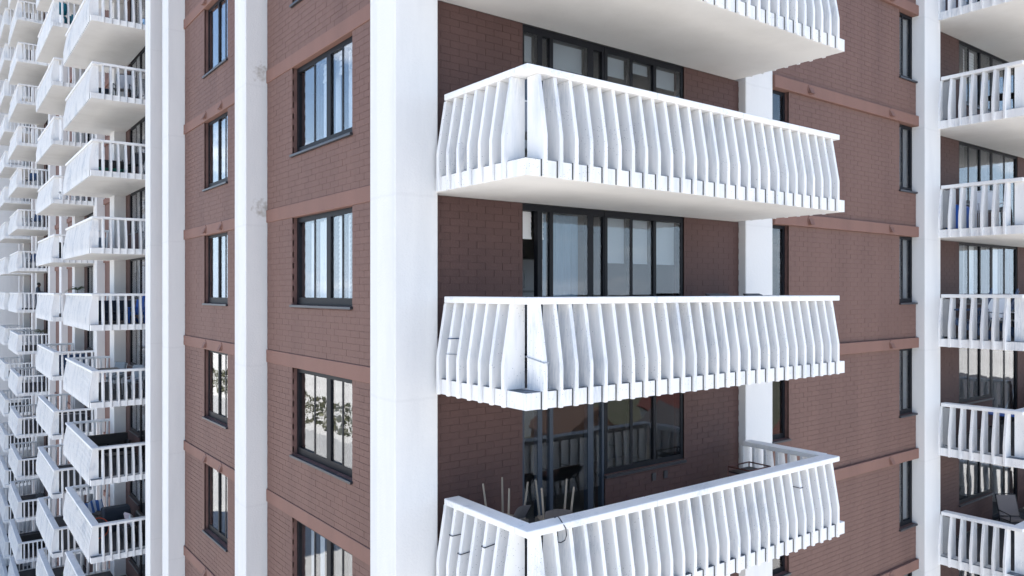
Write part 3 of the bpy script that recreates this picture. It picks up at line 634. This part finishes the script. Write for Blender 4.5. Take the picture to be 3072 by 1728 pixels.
sling_chair('patio chair with terracotta cushion, farther right behind the lowest balcony rail', (9.15, 7.55, z), math.pi, BLK, BRN, 'terracotta cushioned chairs', .68, TERR)
t = thing('frame_table', 'brown metal frame table at the right end of the lowest middle balcony', 'table', (11.55, 8.25, z))
put('top_frame', MB().tube([(-.3, -.22, .76), (.3, -.22, .76), (.3, .22, .76), (-.3, .22, .76), (-.3, -.22, .76)], .013).mesh('top_frame', BRN), t)
put('shelf', MB().box((-.30, -.22, .66), (.30, .22, .68)).mesh('shelf', BLK), t)
for sx in (-1, 1):
    for sy in (-1, 1): put('leg', MB().tube([(sx*.3, sy*.22, 0), (sx*.3, sy*.22, .76)], .013).mesh('leg', BRN), t)
# eye level balcony: two dark recliners whose headrests show over the rail
z = fz(0)
MESHD = M('dark_mesh', (.06, .07, .085), .7)
def recliner(label, x, y, rz):
    t = thing('recliner', label, 'chair', (x, y, z), rz, 'dark recliners at eye level')
    put('backrest', MB().grid(lambda a, b: (-.27+.54*a, -.20-.32*b, .42+.70*b+.02*math.sin(6*b)), 2, 8).grid(lambda a, b: (-.27+.54*a, -.22-.32*b, .41+.70*b+.02*math.sin(6*b)), 2, 8).mesh('backrest', MESHD), t)
    put('headrest', MB().prism([(-.55, 1.06), (-.46, 1.04), (-.46, 1.10), (-.56, 1.13)], lambda p, q, u: (u, p, q), -.29, .29).mesh('headrest', MESHD, bevel=.015), t)
    put('seat', MB().box((-.27, -.18, .40), (.27, .38, .42)).mesh('seat', MESHD), t)
    for s in (-1, 1): put('side_frame', MB().tube([(s*.29, .42, .012), (s*.29, -.05, .60), (s*.29, -.55, 1.12)], .014).tube([(s*.29, -.40, .012), (s*.29, .05, .45), (s*.29, .45, .42)], .014).mesh('side_frame', BLK), t)
recliner('dark mesh recliner headrest over the eye level rail, nearer the white column', 10.95, 7.95, math.pi*1.0)
recliner('dark mesh recliner headrest at the far right end of the eye level rail', 11.75, 7.75, math.pi*1.05)
t = thing('refrigerator', 'grey refrigerator inside the open sliding door at eye level', 'refrigerator', (8.62, 11.0, F(0)-.018), 0)
put('body', MB().box((-.38, -.34, .03), (.38, .36, 1.72)).mesh('body', M('fridge_grey', (.42, .42, .43), .35), bevel=.015), t)
for a, b in ((.08, 1.12), (1.14, 1.70)): put('door', MB().box((-.38, -.40, a), (.38, -.345, b)).mesh('door', M('fridge_door', (.46, .46, .47), .3), bevel=.012), t)
for a, b in ((.6, 1.05), (1.2, 1.5)): put('handle', MB().tube([(-.32, -.44, a), (-.32, -.44, b)], .012).mesh('handle', WHT), t)
put('foot', MB().box((-.36, -.32, 0), (.36, .34, .03)).mesh('foot', BLK), t)
sling_chair('white sling chair behind the corner slit of the upper middle balcony', (6.05, 7.75, fz(1)), 2.4, WHT, M('grey_sling', (.28, .30, .33), .8))

# right hand balconies
BLUE = M('bright_blue', (.015, .10, .42), .5)
z = fz(0)
adirondack('tall blue adirondack chair next to the column on the right eye level balcony', (20.62, 8.35, z), .3, NAVY, 'blue adirondack chairs', 1.24)
adirondack('tall blue adirondack chair farther from the column on the right eye level balcony', (22.25, 8.35, z), .2, NAVY, 'blue adirondack chairs', 1.24)
sling_chair('white chair behind the slats of the right eye level balcony', (21.35, 7.75, z), 2.6, WHT, WHT)
table('small blue table low behind the slats of the right eye level balcony', (22.4, 7.55, z), .35, .45, BLUE, BLK)
sling_chair('white chair on the right balcony one floor above eye level', (20.85, 7.95, fz(1)), 2.2, WHT, WHT)
covered_box('bright blue storage box beside the column on the right upper balcony', (20.48, 8.55, fz(1)), 0, BLUE, .55, .55, .62, 'storage_box', 'box')
table('blue round table on the right balcony one floor below eye level', (21.9, 7.95, fz(-1)), .42, .74, BLUE, BLK)
sling_chair('grey folding chair on the lowest right balcony in view', (23.15, 8.20, fz(-2)), 2.5, BLK, M('taupe_sling', (.20, .18, .18), .9), None, 1.02)
table('small dark table on the right balcony two floors above eye level', (21.6, 7.9, fz(2)), .4, .7, BLK, BLK)

# left hand balconies: first stack (nearest), second and third
def L1(k, x, y): return (x, y, fz(k))
GREYC, STRIPE = M('grey_cushion', (.26, .30, .34), .9), None
z = fz(-3)
# striped towel hung over a black chair back
sling_chair('black chair under the striped towel on the lower left balcony', L1(-3, 5.05, 33.6), -2.2, BLK, BLK)
tm = bpy.data.materials.new('striped_towel'); n, l, b = nodes(tm)
g_ = n.new('ShaderNodeTexCoord'); sx_ = n.new('ShaderNodeSeparateXYZ'); l.new(g_.outputs['Object'], sx_.inputs[0])
mu_ = n.new('ShaderNodeMath'); mu_.operation = 'MULTIPLY'; mu_.inputs[1].default_value = 4.2; l.new(sx_.outputs[0], mu_.inputs[0])
fr_ = n.new('ShaderNodeMath'); fr_.operation = 'FRACT'; l.new(mu_.outputs[0], fr_.inputs[0]); gt_ = n.new('ShaderNodeMath'); gt_.operation = 'GREATER_THAN'; gt_.inputs[1].default_value = .5; l.new(fr_.outputs[0], gt_.inputs[0])
mm_ = n.new('ShaderNodeMixRGB'); mm_.inputs[1].default_value = (.55, .66, .82, 1); mm_.inputs[2].default_value = (.06, .16, .48, 1); l.new(gt_.outputs[0], mm_.inputs[0]); l.new(mm_.outputs[0], b.inputs['Base Color']); b.inputs['Roughness'].default_value = .9
def tw(a, b_):
    s = (b_-.5)*1.1; zz = 1.03-.02*math.sin(a*9)-max(0, abs(s)-.04)*(.85 if s < 0 else .75); y_ = s*.25+.03*math.sin(a*11+b_*4)
    return (-.40+.8*a, y_-.1, zz)
o = put('towel', MB().grid(tw, 16, 18).mesh('towel', tm, smooth=True, solid=False), None, L1(-3, 5.0, 34.0)); o.rotation_euler.z = .5
tag(o, 'blue and white striped towel draped over a chair on the lower left balcony', 'towel')
covered_box('dark covered box standing on the lower left balcony with the towel', L1(-3, 5.75, 33.2), 0, M('navy_cover', (.012, .022, .040), .7), .95, .8, .86)
o = put('hoop', MB().tube([(.36*math.cos(a), .1*math.sin(a), .36+.36*math.sin(a)) for a in [2*math.pi*i/20 for i in range(21)]], .022, 6).mesh('hoop', M('orange_red', (.45, .07, .03), .5), smooth=True), None, L1(-3, 5.0, 32.3)); tag(o, 'orange red hoop leaning on the lower left balcony floor', 'hoop')
sofa('black bench sofa under pale cushions on the lower left balcony', L1(-3, 6.02, 31.6), math.pi/2, BLK, 1.4)
for i, (dx, dy, rz, lb, m_) in enumerate(((0, .25, .3, 'patterned pale pink cushion on the lower left balcony sofa', M('pink_pattern', (.52, .45, .50), .9)), (.02, -.25, -.2, 'grey white quilted cushion on the lower left balcony sofa', M('quilt_white', (.58, .62, .66), .9)))):
    o = put('cushion', MB().prism([(-.06, 0), (.08, 0), (-.04, .46), (-.16, .46)], lambda p, q, u: (p, u, q), -.23, .23).mesh('cushion', m_, bevel=.05), None, L1(-3, 6.0+dx, 31.6+dy)); o.location.z += .432; o.rotation_euler.z = rz; tag(o, lb, 'cushion')
sofa('black sofa on the nearest left balcony two floors below eye level', L1(-2, 5.65, 34.1), math.pi, BLK, 1.5)
table('dark low table on the nearest left balcony two floors below eye level', L1(-2, 5.7, 32.0), .5, .45, BLK, BLK, True)
for i, (x, y, lb) in enumerate(((5.72, 33.2, 'white framed chair with grey cushions on the left, nearer the far rail'), (6.05, 31.5, 'white framed chair with grey cushions on the left, nearer the door'))):
    sling_chair(lb, L1(-1, x, y), 2.3, WHT, GREYC, 'white framed cushioned chairs', 1.02, GREYC)
table('black wire table behind the slats one floor below eye level on the left', L1(-1, 5.25, 32.6), .5, .92, BLK, BLK, True)
sofa('dark sofa behind the slats of the nearest left balcony at eye level', L1(0, 5.5, 32.4), math.pi, M('navy_dark', (.02, .03, .05), .9), 1.5)
adirondack('bright blue chair beside the column on the left eye level balcony', L1(0, 6.15, 30.9), 2.6, BLUE)
o = put('privacy_screen', MB().box((-.6, -.012, .02), (.6, .012, .72)).mesh('privacy_screen', M('blue_grey_screen', (.24, .29, .36), .5), bevel=.006), None, L1(1, 5.25, 35.9)); tag(o, 'blue grey screen inside the far slats of the left balcony above eye level', 'screen')
sofa('black sofa on the nearest left balcony two floors above eye level', L1(2, 5.35, 32.5), math.pi, BLK, 1.5, M('green_pad', (.03, .17, .12), .9))
sling_chair('black chair on the nearest left balcony two floors above eye level', L1(2, 6.0, 31.2), 2.4, BLK, BLK)
sling_chair('black chair with a tall hooped back on the third left balcony above eye level', L1(3, 5.6, 31.0), 2.8, BLK, M('pale_sling', (.5, .5, .52), .8), None, 1.12)
covered_box('dark covered box on the third left balcony above eye level', L1(3, 5.0, 31.4), 0, M('navy_cover', (.012, .022, .040), .7), .6, .5, .5)
adirondack('pale rounded chair on the lowest left balcony in view', L1(-4, 5.35, 32.2), 2.6, M('beige_plastic', (.38, .36, .30), .6))
palm('leafy pot plant by the door of the lowest left balcony', L1(-4, 6.1, 32.4), .75, M('pot_brown', (.16, .08, .05), .8), M('dry_green', (.12, .11, .04), .8))
# second stack
t = thing('closed_parasol', 'closed teal parasol on a high balcony of the second left stack', 'parasol', (4.95, 41.6, fz(5)))
TEAL = M('teal_fabric', (.01, .20, .28), .8)
put('base', MB().lathe([(.25, 0), (.25, .05), (.05, .09)], seg=16).mesh('base', BLK), t); put('pole', MB().tube([(0, 0, .08), (0, 0, 2.2)], .02).mesh('pole', WHT), t)
put('canopy', MB().lathe([(.16, .75), (.20, .95), (.14, 1.5), (.05, 2.12), (.015, 2.2)], seg=12).mesh('canopy', TEAL, smooth=True), t)
adirondack('teal chair on the high balcony with the closed parasol', (5.35, 41.5, fz(5)), 2.8, TEAL)
palm('palm showing above the eye level rail of the second left stack', (5.75, 43.0, fz(0)), 1.25, M('pot_brown', (.16, .08, .05), .8), GREENM, 18, .6)
table('long dark table on the second left stack two floors below eye level', (5.4, 42.6, fz(-2)), .8, .74, M('dark_wood', (.035, .03, .03), .7), BLK, True)
sofa('dark sofa on the second left stack one floor below eye level', (5.4, 42.0, fz(-1)), math.pi, NAVY, 1.4)
sofa('black sofa on the second left stack one floor above eye level', (5.5, 42.0, fz(1)), math.pi, BLK, 1.6)
table('small round glass table at the bottom of the second left stack', (5.2, 42.2, fz(-5)), .38, .72, M('grey_glass', (.2, .24, .26), .2), BLK)
palm('small dark pot plant on the round table at the bottom left', (5.2, 42.2, fz(-5)+.7205), .42, BLK, GREENM, 12, .3)
# third stack
palm('feathery plant in the second lowest rail row left, one floor below eye level', (5.9, 60.4, fz(-1)), 1.15, M('pot_brown', (.16, .08, .05), .8), M('olive_green', (.16, .17, .08), .8), 20, .75)
for k, rz in ((-4, 2.4), (-5, 2.2)): adirondack(('dark adirondack chair on the third left stack, %s of the two' % ('upper' if k == -4 else 'lower')), (5.75 if k == -4 else 5.5, 60.3, fz(k)), rz, BLK, 'dark adirondack chairs on the left', 1.1)
sofa('black sofa on the third left stack near the bottom', (5.4, 61.0, fz(-6)), math.pi, BLK, 1.6)
table('dark high table on the third left stack three floors below eye level', (5.85, 60.6, fz(-3)), .4, 1.0, M('dark_wood', (.035, .03, .03), .7), BLK)
for k, x in ((1, 5.4), (2, 5.6), (3, 5.3)):
    sling_chair('dark chair on the third left stack, %s above eye level' % {1: 'one floor', 2: 'two floors', 3: 'three floors'}[k], (x, 59.8, fz(k)), 2.6, BLK, NAVY, 'dark chairs of the third left stack')

# ------------------------------------------------------------------ person leaning at the third left stack
pm = bpy.data.materials.new('person_cloth'); n, l, b = nodes(pm)
g_ = n.new('ShaderNodeTexCoord'); sx_ = n.new('ShaderNodeSeparateXYZ'); l.new(g_.outputs['Object'], sx_.inputs[0])
rp = n.new('ShaderNodeValToRGB'); rp.color_ramp.interpolation = 'CONSTANT'; e_ = rp.color_ramp.elements
e_[0].position = 0; e_[0].color = (.02, .025, .04, 1); e_[1].position = .47; e_[1].color = (.07, .09, .12, 1); q_ = e_.new(.735); q_.color = (.11, .065, .045, 1)
mu_ = n.new('ShaderNodeMath'); mu_.operation = 'MULTIPLY'; mu_.inputs[1].default_value = .5; l.new(sx_.outputs[2], mu_.inputs[0]); l.new(mu_.outputs[0], rp.inputs[0]); l.new(rp.outputs[0], b.inputs['Base Color']); b.inputs['Roughness'].default_value = .8
V = [(0, 0, .94), (0, .02, 1.12), (0, .05, 1.34), (0, .08, 1.46), (0, .10, 1.52), (0, .115, 1.60), (0, .12, 1.70),
     (.19, .04, 1.40), (.25, .10, 1.14), (.18, .34, 1.12), (.16, .42, 1.13), (-.19, .04, 1.40), (-.25, .10, 1.14), (-.18, .34, 1.12), (-.16, .42, 1.13),
     (.10, 0, .90), (.11, .03, .50), (.11, -.02, .08), (.11, .12, .04), (-.10, 0, .90), (-.11, .06, .50), (-.11, .02, .08), (-.11, .16, .04), (0, .215, 1.60)]
E_ = [(0, 1), (1, 2), (2, 3), (3, 4), (4, 5), (5, 6), (2, 7), (7, 8), (8, 9), (9, 10), (2, 11), (11, 12), (12, 13), (13, 14), (0, 15), (15, 16), (16, 17), (17, 18), (0, 19), (19, 20), (20, 21), (21, 22), (5, 23)]
RR = [.15, .15, .17, .09, .06, .092, .075, .07, .05, .04, .035, .07, .05, .04, .035, .10, .07, .05, .04, .10, .07, .05, .04, .02]
me = bpy.data.meshes.new('person'); me.from_pydata(V, E_, []); me.materials.append(pm)
pe = put('person', me, None, (5.62, 59.62, fz(0))); pe.rotation_euler.z = -1.9
sk = pe.modifiers.new('skin', 'SKIN'); sk.use_smooth_shade = True; pe.modifiers.new('sub', 'SUBSURF').render_levels = 2
for i, v in enumerate(me.skin_vertices[0].data): v.radius = (RR[i], RR[i]*.8 if i in (0, 1, 2) else RR[i])
me.skin_vertices[0].data[0].use_root = True
tag(pe, 'person in dark top leaning at a far left balcony rail at eye level', 'person')
put('hair', MB().lathe([(.05, -.02), (.10, .02), (.108, .08), (.085, .14), (.03, .165)], (0, .085, 1.60), 14).mesh('hair', M('hair_black', (.008, .008, .009), .6), smooth=True), pe)
